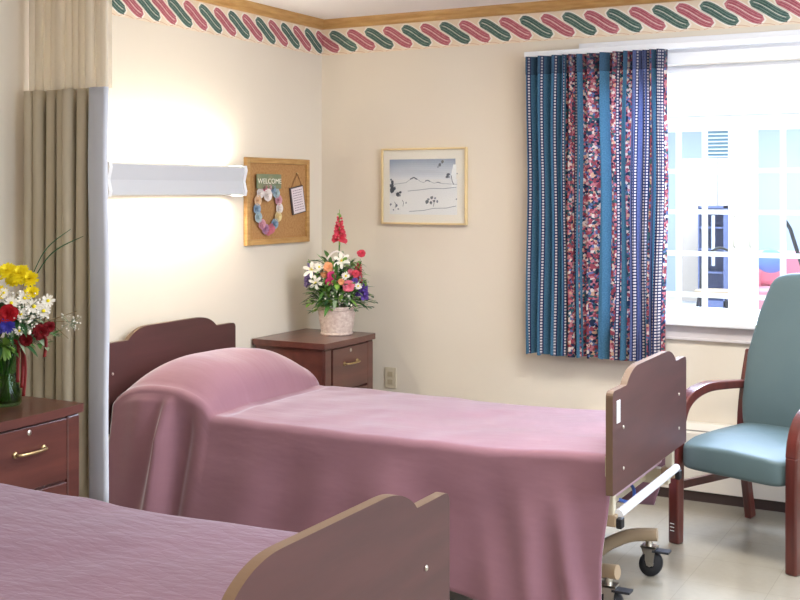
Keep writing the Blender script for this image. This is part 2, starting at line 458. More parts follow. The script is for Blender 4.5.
for sgn in (-1, 1):
    lf = MB()
    def bx(a, b, z0, z1, y0=FY + .02, y1=FY + .065, mb=lf):
        xs = sorted((DX + sgn * a, DX + sgn * b)); mb.box((xs[0], y0, z0), (xs[1], y1, z1))
    W1 = DW - .006
    bx(.004, .135, .01, 2.215); bx(W1 - .12, W1, .01, 2.215); bx(.135, W1 - .12, 2.08, 2.215); bx(.135, W1 - .12, .01, .13)
    n = 3; g0, g1 = .135, W1 - .12; mw = .05
    pw = (g1 - g0 - 2 * mw) / 3
    for k in (1, 2): bx(g0 + k * pw + (k - 1) * mw, g0 + k * (pw + mw), .13, 2.08, FY + .024, FY + .061)
    for z in (1.70, 1.31, .91, .515): bx(g0, g1, z - .022, z + .022)
    leaf = lf.build('door_leaf', white, df)
    gm = MB(); bx(g0, g1, .13, 2.08, FY + .04, FY + .044, gm); gm.build('door_glass', pane, leaf)
    hx = DX + sgn * .075
    MB().tube(bez([(hx, FY + .015, .98), (hx, FY - .035, 1.0), (hx, FY - .04, 1.1), (hx, FY - .035, 1.25), (hx, FY + .015, 1.27)], 5), .009).build('door_handle', metal, leaf)
struct(MB().box((DX - .012, FY + .0, .01), (DX + .012, FY + .02, 2.215)).build('trim_5', white))

# furniture of the lounge seen through the glass doors
ar = thing('armchair', 'pink armchair seen through the glass doors across the yard', 'chair', (1.33, 7.7, 0))
pinkf = mat('pink_upholstery', (224, 150, 166), .8, .2)
MB().box((-.45, -.4, .12), (.45, .4, .42)).build('seat', pinkf, ar, bevel=.04, seg=3)
MB().box((-.45, .22, .42), (.45, .42, .82)).build('backrest', pinkf, ar, bevel=.06, seg=3)
for s_ in (-.5, .38): MB().box((s_, -.4, .12), (s_ + .12, .4, .6)).build('armrest', pinkf, ar, bevel=.04, seg=3)
for a in (-.4, .36):
    for b_ in (-.35, .32): MB().box((a, b_, 0), (a + .05, b_ + .05, .12)).build('leg', chairwood, ar)
cu = MB().ball((0, 0, 0), .17, 0, 16, (1, .35, .8)).build('cushion', mat('blue_cushion_cloth', (110, 150, 215), .8), None)
cu.location = (1.10, 7.70, .72); tag(cu, 'blue cushion lying on the pink armchair behind the glass doors', 'cushion')
mc = thing('bentwood_chair', 'thin metal chair with an arched back seen through left glass door', 'chair', (.76, 6.5, 0))
MB().tube(bez([(-.2, .18, 0), (-.2, .2, .5), (-.17, .23, .78), (0, .25, .9), (.17, .23, .78), (.2, .2, .5), (.2, .18, 0)], 6), .014).build('back_frame', dark, mc)
MB().lathe([(0, .44), (.2, .44), (.22, .455), (.2, .47), (0, .475)], 0, 0).build('seat', mat('tan_seat', (190, 168, 140), .7), mc)
for a, b_ in ((-.17, -.17), (.17, -.17)): MB().tube([(a * .8, b_ * .8, .44), (a * 1.1, b_ * 1.15, 0)], .012).build('leg', dark, mc)
cb = thing('display_cabinet', 'dark blue cabinet with shelves of goods inside the far lounge', 'cabinet', (.08, 9.4, 0)); cb.scale = (.42, 1, 1)
cbm = mat('blue_cabinet_paint', (96, 110, 156), .5)
bod = MB(); bod.box((-.4, -.2, 0), (-.37, .2, 1.32)); bod.box((.37, -.2, 0), (.4, .2, 1.32)); bod.box((-.4, .17, 0), (.4, .2, 1.32)); bod.box((-.4, -.2, 1.29), (.4, .2, 1.32)); bod.box((-.4, -.2, 0), (.4, .2, .1))
bod.build('body', cbm, cb)
for z in (.45, .75, 1.03): MB().box((-.37, -.18, z), (.37, .17, z + .02)).build('shelf', cbm, cb)
MB().box((.02, -.21, .55), (.12, -.2, 1.2)).build('handle_plate', mat('pale_panel', (190, 200, 225), .5), cb)
sc = thing('folding_screen', 'tall beige folding screen standing behind the left glass door', 'screen', (.03, 9.8, 0))
scm = mat('beige_screen_cloth', (190, 180, 172), .8)
MB().box((-.5, -.015, .03), (-.01, .015, 1.95)).build('panel', scm, sc); 
MB().box((.0, -.015, .03), (.3, .015, 1.95)).build('panel', scm, sc)
bl = thing('window_blind', 'white slatted blind high on the lounge wall above the beige screen', 'blind', (-.50, 11.26, 1.95))
sl = MB()
for k in range(9): sl.box((.0, -.03, .0 + k * .055), (.36, .0, .02 + k * .055))
sl.build('slats', mat('blind_slat', (225, 232, 236), .6), bl)
MB().box((.0, -.04, .5), (.36, .02, .55)).build('headrail', white, bl)
MB().box((.0, .01, -.01), (.36, .03, .5)).build('window_pane', mat('blind_back', (120, 160, 180), .5), bl)
lp = thing('coat_stand', 'dark slanting stand beside the pink armchair behind the glass doors', 'stand', (1.5, 6.6, 0))
MB().tube([(.12, 0, .72), (-.0, 0, 1.12), (-.05, 0, 1.2)], .02).build('arm', dark, lp)
MB().tube([(.12, 0, 0), (.12, 0, .74)], .018).build('pole', dark, lp)
MB().lathe([(0, 0), (.16, 0), (.16, .015), (.03, .03), (0, .03)], .12, 0).build('base', dark, lp)

# ------------------------------------------------------------------ printed window curtain on its rail
rail = thing('curtain_rail', 'white curtain rail fixed above the window under the wallpaper border', 'rail', (1.325, 0, 2.2))
MB().box((-.02, -.095, .0), (2.3, -.07, .028)).build('track', white, rail, bevel=.002)
for xx in (-.02, 1.1, 2.28): MB().box((xx, -.08, .004), (xx + .02, 0, .024)).build('bracket', white, rail)
def curtain_sheet(z0, z1, X0=1.31, X1=2.05, npl=14):
    random.seed(4)
    ws = [random.uniform(.6, 1.4) for _ in range(npl)]; ws[0] = 1.3; ws[1] = 1.4; ws[2] = 1.3; tot = sum(ws)
    edges = [0]
    for q in ws: edges.append(edges[-1] + q / tot)
    am = [random.uniform(.8, 1.15) for _ in range(npl)]
    nu = npl * 14
    zz = [z0 + (z1 - z0) * j / 30 for j in range(31)]
    def P(u, z):
        k = min(npl - 1, max(i for i in range(npl) if edges[i] <= u + 1e-9)); t = (u - edges[k]) / (edges[k + 1] - edges[k])
        h = (2.205 - z) / 1.54
        amp = (.058 + .010 * smooth(h * 3)) * am[k]
        # rounded front, sharp return at the pleat's edge
        y = -.085 - amp * (abs(S(PI * t)) ** .8) + .02 * smooth(h * 2)
        x = X0 + (X1 - X0) * u + (.012 + .010 * h) * S(2 * PI * t + .8) * 1.0 - .012 * h * (u ** 3) * 2 + .004 * S(5 * z + k)
        return Vector((x, y, z))
    ref = [P(i / nu, 1.2) for i in range(nu + 1)]
    arc = [0]
    for i in range(nu): arc.append(arc[-1] + (ref[i + 1] - ref[i]).length)
    arc = [q * 1.66 / arc[-1] for q in arc]
    mb = MB()
    mb.grid(lambda a, b: P(a, z0 + (z1 - z0) * b + (.004 * S(PI * 2 * a * npl) if b == 0 and z0 < 1 else 0)), nu, 30,
            uv=lambda a, b: (arc[round(a * nu)], z0 + (z1 - z0) * b))
    return mb
ct = thing('window_curtain', 'pleated curtain printed with blue stripes and red flowers at the window', 'curtain', (0, 0, 0))
curtain_sheet(.665, 2.105).build('curtain_cloth', drape, ct)
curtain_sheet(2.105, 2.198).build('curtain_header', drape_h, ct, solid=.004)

# ------------------------------------------------------------------ cubicle curtain between the beds
cc = thing('cubicle_curtain', 'drawn back beige privacy curtain with sheer mesh top between the beds', 'curtain', (.0, -2.27, 0))
def cub(z0, z1, x0, x1, npl, amp, mb=None, n=20):
    def P(a, b):
        z = z0 + (z1 - z0) * b; u = a * npl; t = u - math.floor(u) if a < 1 else 1
        k = int(math.floor(u)) if a < 1 else npl - 1
        x = x0 + (x1 - x0) * a + .006 * S(k * 2.1 + z * 1.2)
        lo = 1 + .25 * (1 - z / 2)
        y = amp * lo * K(2 * PI * t) * (.75 + .25 * S(k * 1.7 + 1)) + .012 * S(k * 3.1)
        x += .014 * S(2 * PI * t * 2)
        return (x, y, z)
    mb = mb or MB()
    return mb.grid(P, npl * 16, n)
cub(.30, 1.905, .035, .425, 7, .046).build('curtain_cloth', greyfab, cc, solid=.002)
cub(1.905, 2.43, .055, .478, 11, .030).build('mesh_top', None or mat('sheer_net', (238, 230, 212), .8, .2, trans=.3), cc)
mt = bpy.data.materials['sheer_net']
def sheer(m):
    nt = m.node_tree; N = nt.nodes; L = nt.links; out = N['Material Output']; src = out.inputs[0].links[0].from_socket
    tr = N.new('ShaderNodeBsdfTransparent'); mx = N.new('ShaderNodeMixShader'); mx.inputs[0].default_value = .42
    L.new(src, mx.inputs[1]); L.new(tr.outputs[0], mx.inputs[2]); L.new(mx.outputs[0], out.inputs[0])
sheer(mt)
def flap(a, b):
    z = .29 + (1.905 - .29) * b
    x = .405 + .088 * a + .010 * (1 - b) * S(3 * b) ; y = -.045 - .006 * S(PI * a) + .004 * S(7 * z)
    if a > .97: y += .012
    return (x, y, z)
MB().grid(flap, 12, 24).build('edge_panel', edge_cloth, cc, solid=.003)
tk = thing('ceiling_track', 'slim white curtain track on the ceiling above the privacy curtain', 'rail', (0, -2.27, 2.43))
MB().box((.0, -.02, .045), (2.6, .02, .065)).build('track', white, tk)
for k in range(8):
    MB().tube([(.07 + .055 * k, 0, -.002), (.07 + .055 * k, 0, .045)], .004, 6).build('hook', white, tk)

# ------------------------------------------------------------------ beds
def board_profile(w=.95, zb=.49, zc=.837, zt=.890, r=.022):
    h = w / 2; pts = []
    side = h - .155; sh = h - .250
    half = [(-h, zb)]
    for i in range(5):
        a = PI / 2 * i / 4; half.append((-h + r - r * K(a), zc - r + r * S(a)))
    for i in range(15):
        t = i / 14; half.append((-side + (side - sh + .05) * t, zc + (zt - zc) * (1 - (1 - t) ** 2.2) ** .85))
    pts = half + [(-a, z) for a, z in half[::-1]]
    return pts
def board_mesh(x0, x1, zb):
    p = board_profile(zb=zb); n = len(p); mb = MB()
    vs = [(x0, a, z) for a, z in p] + [(x1, a, z) for a, z in p]
    mb.add(vs, [tuple(range(n)), tuple(range(n, 2 * n))[::-1]], 0)
    mb.add(vs, [(i, n + i, n + (i + 1) % n, (i + 1) % n) for i in range(n)], 1)
    return mb
def caster(mb_parent, x, y):
    wb = MB()
    r = .05; wd = .026
    prof = [(r * .3, -wd / 2), (r * .92, -wd / 2), (r, -wd / 4), (r, wd / 4), (r * .92, wd / 2), (r * .3, wd / 2)]
    vs = []; seg = 24
    for rr, o in prof:
        for k in range(seg):
            a = 2 * PI * k / seg; vs.append((x + rr * K(a) * .82, y + o + rr * K(a) * .4, r + rr * S(a)))
    fs = [(i * seg + k, i * seg + (k + 1) % seg, (i + 1) * seg + (k + 1) % seg, (i + 1) * seg + k) for i in range(5) for k in range(seg)]
    wb.add(vs, fs, 0, True)
    c = MB()
    c.tube([(x - .008, y, .155), (x - .008, y, .118)], .014, 10)
    for sy in (-.019, .019):
        c.prism([(x - .035, .118), (x + .022, .118), (x + .012, .045), (x - .012, .045)], 'y', y + sy - .003, y + sy + .003)
    c.box((x - .036, y - .022, .112), (x + .024, y + .022, .12))
    c.tube([(x, y - .026, r), (x, y + .026, r)], .008, 8)
    cs = c.build('caster', metal, mb_parent)
    wb.build('wheel', black, cs)
    MB().box((x + .01, y - .025, .10), (x + .075, y + .02, .108)).build('brake_lever', dark, cs)
def make_bed(label, top):
    b = thing('hospital_bed', label, 'bed', (0, 0, 0), 0, 'matching hospital beds')
    MBm = [board, board_edge]
    hb = board_mesh(.045, .067, .40).build('headboard', MBm, b, bevel=.003)
    fb = board_mesh(2.361, 2.385, .49).build('footboard', MBm, b, bevel=.003)
    for (yy, zz) in ((-.36, .70), (-.36, .56), (.36, .70), (.36, .565)):
        MB().ball((2.386, yy, zz), .007, 0, 8, (.5, 1, 1)).build('screw', metal, fb)
    MB().box((2.385, -.435, .725), (2.3875, -.40, .80)).build('label_plate', white, fb)
    MB().ball((.068, -.42, .70), .007, 0, 8, (.5, 1, 1)).build('screw', metal, hb)
    # frame below
    d = MB()
    for yy in (-.33, .33):
        d.box((.12, yy - .02, top - .26), (2.33, yy + .02, top - .20))
    for xx in (.2, .9, 1.6, 2.2): d.box((xx, -.33, top - .25), (xx + .04, .33, top - .21))
    d.build('deck_frame', creammetal, b)
    for yy in (-.375, .375):
        MB().box((2.33, yy - .016, .40), (2.36, yy + .016, .60)).build('post', creammetal, b, bevel=.003)
        MB().box((2.315, yy - .024, .365), (2.37, yy + .022, .405)).build('bracket', tan, b, bevel=.004)
        MB().box((2.37, yy - .02, .36), (2.39, yy + .016, .395)).build('end_cap', black, b, bevel=.004)
        MB().box((.07, yy - .02, .30), (.1, yy + .02, .44)).build('post', creammetal, b)
    MB().tube([(2.372, -.37, .405), (2.372, .37, .405)], .016, 12).build('push_bar', whitemetal, b)
    MB().box((2.30, -.36, .468), (2.360, .36, .488)).build('footboard_rail', tan, b)
    # base with curved arms to the casters
    for sy in (-1, 1):
        MB().tube(bez([(1.9, sy * .17, .055), (2.07, sy * .195, .065), (2.15, sy * .215, .115), (2.23, sy * .235, .152), (2.33, sy * .25, .165)], 6), .026, 12).build('caster_arm', tan, b)
        MB().tube(bez([(.65, sy * .17, .07), (.45, sy * .19, .085), (.34, sy * .215, .13), (.24, sy * .25, .155)], 6), .024, 12).build('caster_arm', tan, b)
        caster(b, 2.305, sy * .25); caster(b, .25, sy * .25)
        MB().tube([(2.20, sy * .25, .155), (2.20, sy * .31, .13), (2.29, sy * .34, .125)], .008, 8).build('brake_pedal', whitemetal, b)
    MB().box((.6, -.2, .045), (1.9, -.15, .095)).box((.6, .15, .045), (1.9, .2, .095)).box((.65, -.15, .05), (.70, .15, .09)).box((1.8, -.15, .05), (1.85, .15, .09)).build('base_frame', tan, b)
    for xx, x2 in ((.8, 1.1), (1.7, 1.4)):
        for yy in (-.17, .17): MB().tube([(xx, yy, .08), (x2, yy, top - .23)], .018, 8).build('lift_arm', tan, b)
    MB().box((1.9, -.1, .30), (2.2, .08, top - .25)).build('motor_box', dark, b, bevel=.01)
    MB().tube(bez([(2.2, .02, .36), (2.27, .1, .32), (2.24, .2, .36), (2.1, .28, .34)], 6), .007, 6).build('power_cable', mat('blue_cable', (70, 110, 200), .4), b)
    mm = MB().box((.12, -.385, top - .2), (2.3, .385, top - .02)).build('mattress', mat('mattress_ticking', (190, 160, 172), .8), b, bevel=.04, seg=3)
    return b
bed2 = make_bed('mahogany hospital bed beside the window, its white push bar and footboard in view', .585)
bed2.location = (0, -1.485, 0)
for o_ in bed2.children:
    if o_.name.startswith(('headboard', 'mattress', 'deck')): o_.location.y = .09
bed1 = make_bed('nearest hospital bed, brown footboard cut off at the bottom of the photo', .685)
bed1.location = (.075, -3.82, 0)

def make_spread(name, label, m, cy, xo, base, foot, W, hem, big):
    r = .034
    NT = 46; NC = 6; NS = 30; NXG = 190
    X0, X1 = .09, 2.35
    hemw = [0]
    def top(x, v):
        b_ = base + foot * smooth((x - 1.75) / .6)
        fe = .66 - .16 * v / W * .5 * 2 * .5 * 2 if big else .55
        fe = .61 - .01 * v / W
        c = (fe + .08) / 2; hl = (fe - .08) / 2
        u = (x - c) / hl; w_ = v / (W + .03)
        p = 0
        if abs(u) < 1 and abs(w_) < 1:
            p = .185 * ((1 - abs(u) ** 2.6) ** .75 if u < 0 else (1 - u ** 2.6) ** .62) * (1 - abs(w_) ** 3.2) ** .6
            p *= 1 + .05 * vnoise(x * 7, v * 5, 3)
        if big and 0 < (x - fe) < .09: p -= .012 * S(PI * (x - fe) / .09) * (1 - abs(v / W) ** 4)
        n = .006 * vnoise(x * 3.2 + 5, v * 4, 1) + .003 * vnoise(x * 9, v * 9, 2)
        sag = -.012 * (v / W) ** 4
        # slight creases fanning from the pillow
        return b_ + p + n + sag
    def pt(a, q):
        x = X0 + (X1 - X0) * a
        # rows: q in 0..NQ
        i = round(q * (2 * NS + 2 * NC + NT))
        if i < NS: side, t, ang = -1, 1 - i / NS, None
        elif i < NS + NC: side, t, ang = -1, 0, (i - NS) / NC
        elif i <= NS + NC + NT: side, t, ang = 0, 0, None; v = -(W - r) + 2 * (W - r) * (i - NS - NC) / NT
        elif i <= NS + 2 * NC + NT: side, t, ang = 1, 0, 1 - (i - NS - NC - NT) / NC
        else: side, t, ang = 1, (i - NS - 2 * NC - NT) / NS, None
        cyx = cy - (.012 * x if big else 0)
        if side == 0: return (x + xo, cyx + v, top(x, v))
        ze = top(x, side * (W - r))
        if ang is not None:
            th = PI / 2 * ang
            return (x + xo, cyx + side * (W - r + r * K(th)), ze - r + r * S(th) + 0)
        h = hem(x) if side < 0 else .17 + .02 * S(3 * x)
        z = (ze - r) + (h - (ze - r)) * t
        e = smooth(t * 2.2)
        out = (.09 if big else .03) * t
        out += e * (.010 * S(x * 9.3 + 1.2 * t) + .007 * S(x * 21 + 2 * t + 1)) + .008 * e * vnoise(x * 4, t * 2, 5)
        if big and side < 0:
            # sharp hanging folds beside the pillow
            xc = .385 + .03 * (1 - t); wf = .022 + .035 * t
            out += (.012 + .06 * min(1, t * 3)) * math.exp(-((x - xc) / wf) ** 2)
            out -= .03 * math.exp(-((x - xc - .10) / .04) ** 2) * smooth(t * 3 + .2)
            out += .03 * math.exp(-((x - .27) / .08) ** 2) * (1 - t)
            # folds hanging from the foot corner
            for xc2, w2, am in ((2.27, .04, .05), (2.12, .05, .03), (1.95, .06, .018)):
                out += am * e * t * math.exp(-((x - xc2 + .12 * (1 - t)) / w2) ** 2)
        xs = x + xo
        ends = smooth((x - 2.0) / .345)
        if side < 0: xs += -.025 * ends * t + .004 * ends + .008 * ends * S(t * 9) * t
        else: xs += -.13 * ends * t
        he = smooth((.3 - x) / .2)
        xs += .03 * he * t
        return (xs, cyx + side * (W + out), z)
    NQ = 2 * NS + 2 * NC + NT
    arc = [0]
    for i in range(NQ):
        a = Vector(pt(.6, i / NQ)); b_ = Vector(pt(.6, (i + 1) / NQ)); arc.append(arc[-1] + (b_ - a).length)
    mb = MB()
    mb.grid(pt, NXG, NQ, uv=lambda a, q: (a * 2.22, arc[round(q * NQ)]))
    o = mb.build(name, m, None, solid=.004)
    return tag(o, label, 'bedspread', 'dusty rose bedspreads')
make_spread('bedspread', 'dusty rose bedspread raised over a pillow on the bed beside the window', spreadA, -1.395, 0, .58, .025, .445,
            lambda x: .105 - .06 * smooth((x - 1.3) / .8) + .008 * S(5 * x), True)
make_spread('bedspread', 'dusty rose quilted bedspread on the nearest bed at the bottom of the photo', spreadB, -3.815, .075, .692, .015, .485,
            lambda x: .15 + .01 * S(5 * x), False)

# ------------------------------------------------------------------ nightstands
def make_nightstand(label, loc):
    n = thing('nightstand', label, 'nightstand', loc, 0, 'matching mahogany nightstands')
    D, Wd = .455, .50
    cr = MB(); cr.box((.01, -Wd / 2, .04), (D - .02, Wd / 2, .695)); cr.box((.03, -Wd / 2 + .02, 0), (D - .05, Wd / 2 - .02, .04))
    cr.build('carcass', mahog, n, bevel=.004)
    # bowed top with bullnose
    pts = [(0, -Wd / 2 - .012)]
    for i in range(13):
        t = i / 12; pts.append((D + .012 * S(PI * t), -Wd / 2 - .012 + (Wd + .024) * t))
    pts.append((0, Wd / 2 + .012))
    MB().prism(pts, 'z', .695, .726).build('top', mahog, n, bevel=.008, seg=3)
    for z0, z1 in ((.465, .685), (.06, .455)):
        d = MB(); d.box((D - .02, -Wd / 2 + .072, z0), (D - .004, Wd / 2 - .072, z1))
        dr = d.build('drawer' if z0 > .4 else 'door', mahog, n, bevel=.003)
        hz = .60 if z0 > .4 else .36
        hp = bez([(D - .004, -.065, hz), (D + .018, -.058, hz), (D + .026, 0, hz), (D + .018, .058, hz), (D - .004, .065, hz)], 6)
        h = MB().tube(hp, .0055, 8)
        for yy in (-.065, .065): h.ball((D - .002, yy, hz), .012, 0, 10, (.5, 1, 1))
        h.build('handle', brass, dr)
        if z0 > .4: MB().ball((D - .004, 0, .665), .011, 0, 10, (.4, 1, 1)).build('lock', metal, dr)
    for sy in (-1, 1):
        a, b_ = sorted((sy * (Wd / 2 - .066), sy * (Wd / 2 - .004)))
        MB().box((D - .022, a, .05), (D - .008, b_, .69)).build('stile', mahog, n, bevel=.006)
    return n
ns2 = make_nightstand('mahogany nightstand in the room corner under the flower basket', (.01, -.44, 0))
ns1 = dup(ns2, (.10, -2.755, 0), 0, 'mahogany nightstand at the left edge holding the glass vase')

# ------------------------------------------------------------------ wall light fixtures
tube_on = emis('fluorescent_tube', (255, 247, 230), 60)
tube_off = mat('unlit_tube', (230, 230, 225), .4)
fixm = mat('fixture_face', (200, 203, 206), .4, .4)
def make_light(label, loc, L_, on):
    f = thing('wall_light', label, 'lamp', loc, 0, 'fluorescent wall lights above the beds')
    MB().box((.0, .0, .0), (.035, L_, .14)).build('housing', white, f)
    p = [(.10, .0), (.115, .004), (.108, .07), (.12, .138), (.10, .145), (.098, .07)]
    MB().prism(p, 'y', .02, L_ - .02).build('front_panel', fixm, f)
    cap = [(.0, -.004), (.118, -.004), (.124, .02), (.112, .07), (.126, .125), (.12, .149), (0, .149)]
    for a, b_ in ((0, .02), (L_ - .02, L_)): MB().prism(cap, 'y', a, b_).build('end_cap', white, f)
    for z in (.03, .115):
        MB().tube([(.068, .03, z), (.068, L_ - .03, z)], .013, 12).build('tube', tube_on if on else tube_off, f)
    return f
make_light('lit wall light with grey front panel mounted above the bed beside the window', (.002, -1.90, 1.484), 1.0, True)
make_light('unlit wall light cut off by the left edge of the photo', (.002, -3.51, 1.484), 1.0, False)

# ------------------------------------------------------------------ corkboard with wreath and plaque
cork = mat('cork', (186, 144, 96), .9, .1, var=(90, (168, 124, 78)), bump=(220, .3, .002))
cbd = thing('bulletin_board', 'oak framed cork bulletin board on left wall beside the wall light', 'bulletin board', (.002, -.465, 1.218))
fr = MB(); fw_ = .03
for a, b_, z0, z1 in ((-.30, -.30 + fw_, 0, .465), (.30 - fw_, .30, 0, .465), (-.30 + fw_, .30 - fw_, 0, fw_), (-.30 + fw_, .30 - fw_, .465 - fw_, .465)):
    fr.box((0, a, z0), (.024, b_, z1))
fr.build('frame', oak, cbd, bevel=.003)
MB().box((0, -.27, .03), (.012, .27, .435)).build('cork_panel', cork, cbd)
def rosette(mb, c, r, mi, nrm='x', seed=0):
    rnd = random.Random(seed)
    for ring, (n, rr, h) in enumerate(((7, r, .25), (6, r * .68, .5), (4, r * .38, .7))):
        for k in range(n):
            a = 2 * PI * k / n + ring * .5 + rnd.random() * .3
            ca, sa = K(a), S(a)
            pts = []
            for (l, w, d) in ((0, .12, .1), (.5, .48, h * .6), (.9, .42, h), (1.05, .0, h * .9)):
                for s_ in (-1, 1):
                    rad = l * rr; lat = s_ * w * rr
                    y = ca * rad - sa * lat; z = sa * rad + ca * lat
                    pts.append((c[0] + d * r, c[1] + y, c[2] + z))
            mb.add(pts, [(0, 1, 3, 2), (2, 3, 5, 4), (4, 5, 7, 6)], mi, True)
wr = thing('wreath', 'welcome wreath of pastel cloth flowers pinned to the cork board', 'wreath', (.0155, -.576, 1.40)); wr.scale = (1, 1.33, 1.12)
MB().tube([Vector((.004, .075 * K(a) * (1 if 1 else 0), .01 + .105 * S(a))) for a in [2 * PI * i / 28 for i in range(29)]], .006, 6, caps=False).build('ring', mat('twig', (120, 92, 60), .8), wr)
pastel = [(206, 150, 160), (232, 222, 214), (138, 160, 178), (226, 190, 150), (196, 110, 124), (170, 188, 190), (228, 206, 150), (176, 130, 160)]
pm = [mat('pastel_cloth_%d' % i, c, .8) for i, c in enumerate(pastel)]
order = [0, 4, 1, 3, 2, 5, 0, 7, 4, 4, 2, 6, 1, 0, 5, 2]
pts_w = []
for k in range(16):
    a = PI / 2 + 2 * PI * k / 16
    zz = .01 + .105 * S(a); yy = .078 * K(a) * (1 if S(a) > -.3 else 1 - .35 * (-.3 - S(a)) / .7)
    m_ = MB(); rosette(m_, (.008, yy, zz), .025, 0, seed=k); m_.build('cloth_flower', pm[order[k] % 8], wr)
m_ = MB(); rosette(m_, (.014, -.012, .075), .03, 0, seed=40); m_.build('cloth_flower', pm[1], wr)
sg = MB().box((.012, -.085, .105), (.02, .085, .175)).build('welcome_sign', mat('sage_sign', (110, 128, 98), .7, var=(30, (138, 138, 104))), wr, bevel=.003)
def text_mesh(txt, size, m, parent, M, name='lettering', ext=.0008):
    cu = bpy.data.curves.new(name, 'FONT'); cu.body = txt; cu.size = size; cu.extrude = ext; cu.align_x = 'CENTER'; cu.align_y = 'CENTER'
    to = bpy.data.objects.new(name + '_tmp', cu); C.objects.link(to)
    dg = bpy.context.evaluated_depsgraph_get(); me = bpy.data.meshes.new_from_object(to.evaluated_get(dg))
    bpy.data.objects.remove(to); me.transform(M); me.materials.clear(); me.materials.append(m); me.name = name
    o = bpy.data.objects.new(name, me); C.objects.link(o); o.parent = parent; return o
Mx = Matrix(((0, 0, 1, 0), (1, 0, 0, 0), (0, 1, 0, 0), (0, 0, 0, 1)))   # text facing +x
text_mesh('WELCOME', .034, mat('cream_lettering', (236, 232, 214), .7), sg, Matrix.Translation((.0215, 0, .14)) @ Mx)
pl = thing('hanging_plaque', 'small plaque with lines of writing hung by cord on the cork board', 'plaque', (.0155, -.287, 1.455)); pl.scale = (1, 1.25, 1.02)
Rt = Matrix.Rotation(math.radians(10), 4, 'X')
pb = MB(); pb.box((.002, -.052, -.075), (.012, .052, .075)); o_ = pb.build('plaque_board', mat('dark_plaque', (84, 74, 72), .6), pl, bevel=.002); o_.data.transform(Rt)
pp = MB(); pp.box((.012, -.046, -.069), (.0128, .046, .069)); o_ = pp.build('paper', mat('plaque_paper', (226, 214, 216), .8), pl); o_.data.transform(Rt)
ln = MB(); rnd = random.Random(2)
for k in range(9):
    z = .055 - k * .0135; a = -.036
    while a < .03:
        l = rnd.uniform(.004, .012); ln.box((.0128, a, z - .0016), (.0134, min(a + l, .038), z + .0016)); a += l + .004
o_ = ln.build('writing', mat('ink_purple', (110, 84, 96), .7), pl); o_.data.transform(Rt)
MB().tube([(.006, -.052, .062), (.004, .0, .145), (.006, .036, .08)], .002, 6).build('cord', mat('brown_cord', (140, 96, 60), .8), pl)
MB().ball((.004, .0, .146), .006, 0, 8).build('pin', brass, pl)

# ------------------------------------------------------------------ framed print on the back wall
pc = thing('framed_picture', 'gold framed print of a snowy mountain scene on the back wall', 'picture', (.675, -.002, 1.32))
gold = mat('pale_gold_frame', (226, 204, 156), .35, .5, .3)
g = MB(); t_ = .011
for a, b_, z0, z1 in ((-.265, -.265 + t_, 0, .424), (.265 - t_, .265, 0, .424), (-.265 + t_, .265 - t_, 0, t_), (-.265 + t_, .265 - t_, .424 - t_, .424)):
    g.box((a, -.024, z0), (b_, 0, z1))
g.build('frame', gold, pc, bevel=.002)
MB().box((-.254, -.012, .011), (.254, -.002, .413)).build('mat_board', mat('cream_mat', (236, 226, 210), .8), pc)
art = MB()
A0, A1, B0, B1 = -.215, .205, .055, .362
def q(pts, mi, off): art.add([(a, -.0121 - off, z) for a, z in pts], [tuple(range(len(pts)))], mi)
nb = 10
q([(A0, B0), (A1, B0), (A1, .25), (A0, .25)], 0, .0002)
for i in range(nb):
    z0 = .25 + (B1 - .25) * i / nb; z1 = .25 + (B1 - .25) * (i + 1) / nb
    q([(A0, z0), (A1 - .01, z0), (A1 - .01, z1), (A0, z1)], 4 + i, .0002)
ridge = [(-.215, .222), (-.16, .226), (-.11, .232), (-.085, .25), (-.062, .262), (-.035, .248), (-.02, .238), (.0, .232), (.025, .246), (.045, .236), (.065, .228), (.09, .234), (.115, .226), (.16, .224), (.205, .222)]
q(ridge + [(.205, .2), (-.215, .2)], 0, .0004)
def stroke(pts, w, mi, off=.0006):
    for i in range(len(pts) - 1):
        (a, z), (c, d) = pts[i], pts[i + 1]; l = math.hypot(c - a, d - z) or 1; nx, nz = -(d - z) / l * w / 2, (c - a) / l * w / 2
        q([(a - nx, z - nz), (c - nx, d - nz), (c + nx, d + nz), (a + nx, z + nz)], mi, off)
stroke(ridge, .002, 2)
stroke([(-.085, .25), (-.062, .261), (-.04, .25)], .007, 1); stroke([(.01, .24), (.025, .245), (.04, .238)], .006, 2); stroke([(.08, .232), (.09, .233), (.105, .229)], .005, 2)
stroke([(-.1, .185), (-.02, .192), (.05, .20), (.12, .198), (.2, .206)], .003, 2)
stroke([(-.09, .072), (0, .078), (.06, .09), (.14, .092), (.2, .104)], .003, 2)
rnd = random.Random(6)
def blob(a, z, r, mi, n=7, off=.0008):
    q([(a + r * rnd.uniform(.6, 1.2) * K(2 * PI * k / n), z + r * rnd.uniform(.6, 1.3) * S(2 * PI * k / n)) for k in range(n)], mi, off)
for (a, z, r) in ((-.2, .19, .016), (-.2, .215, .014), (-.197, .235, .012), (-.205, .25, .007), (-.185, .2, .012), (-.16, .168, .013), (-.147, .178, .009), (-.15, .16, .008), (-.208, .11, .007), (-.17, .105, .008), (-.16, .085, .006), (-.11, .12, .005), (-.19, .08, .006), (.15, .275, .012), (.143, .262, .009), (.157, .262, .007), (.1, .33, .010), (.115, .345, .010), (.09, .318, .006), (.02, .125, .011), (.045, .12, .009), (.065, .13, .010), (.085, .128, .008), (.05, .15, .009), (.07, .145, .007), (.03, .14, .008), (.2, .14, .005), (.205, .28, .004)):
    blob(a, z, r, 1 if r > .0085 else 2)
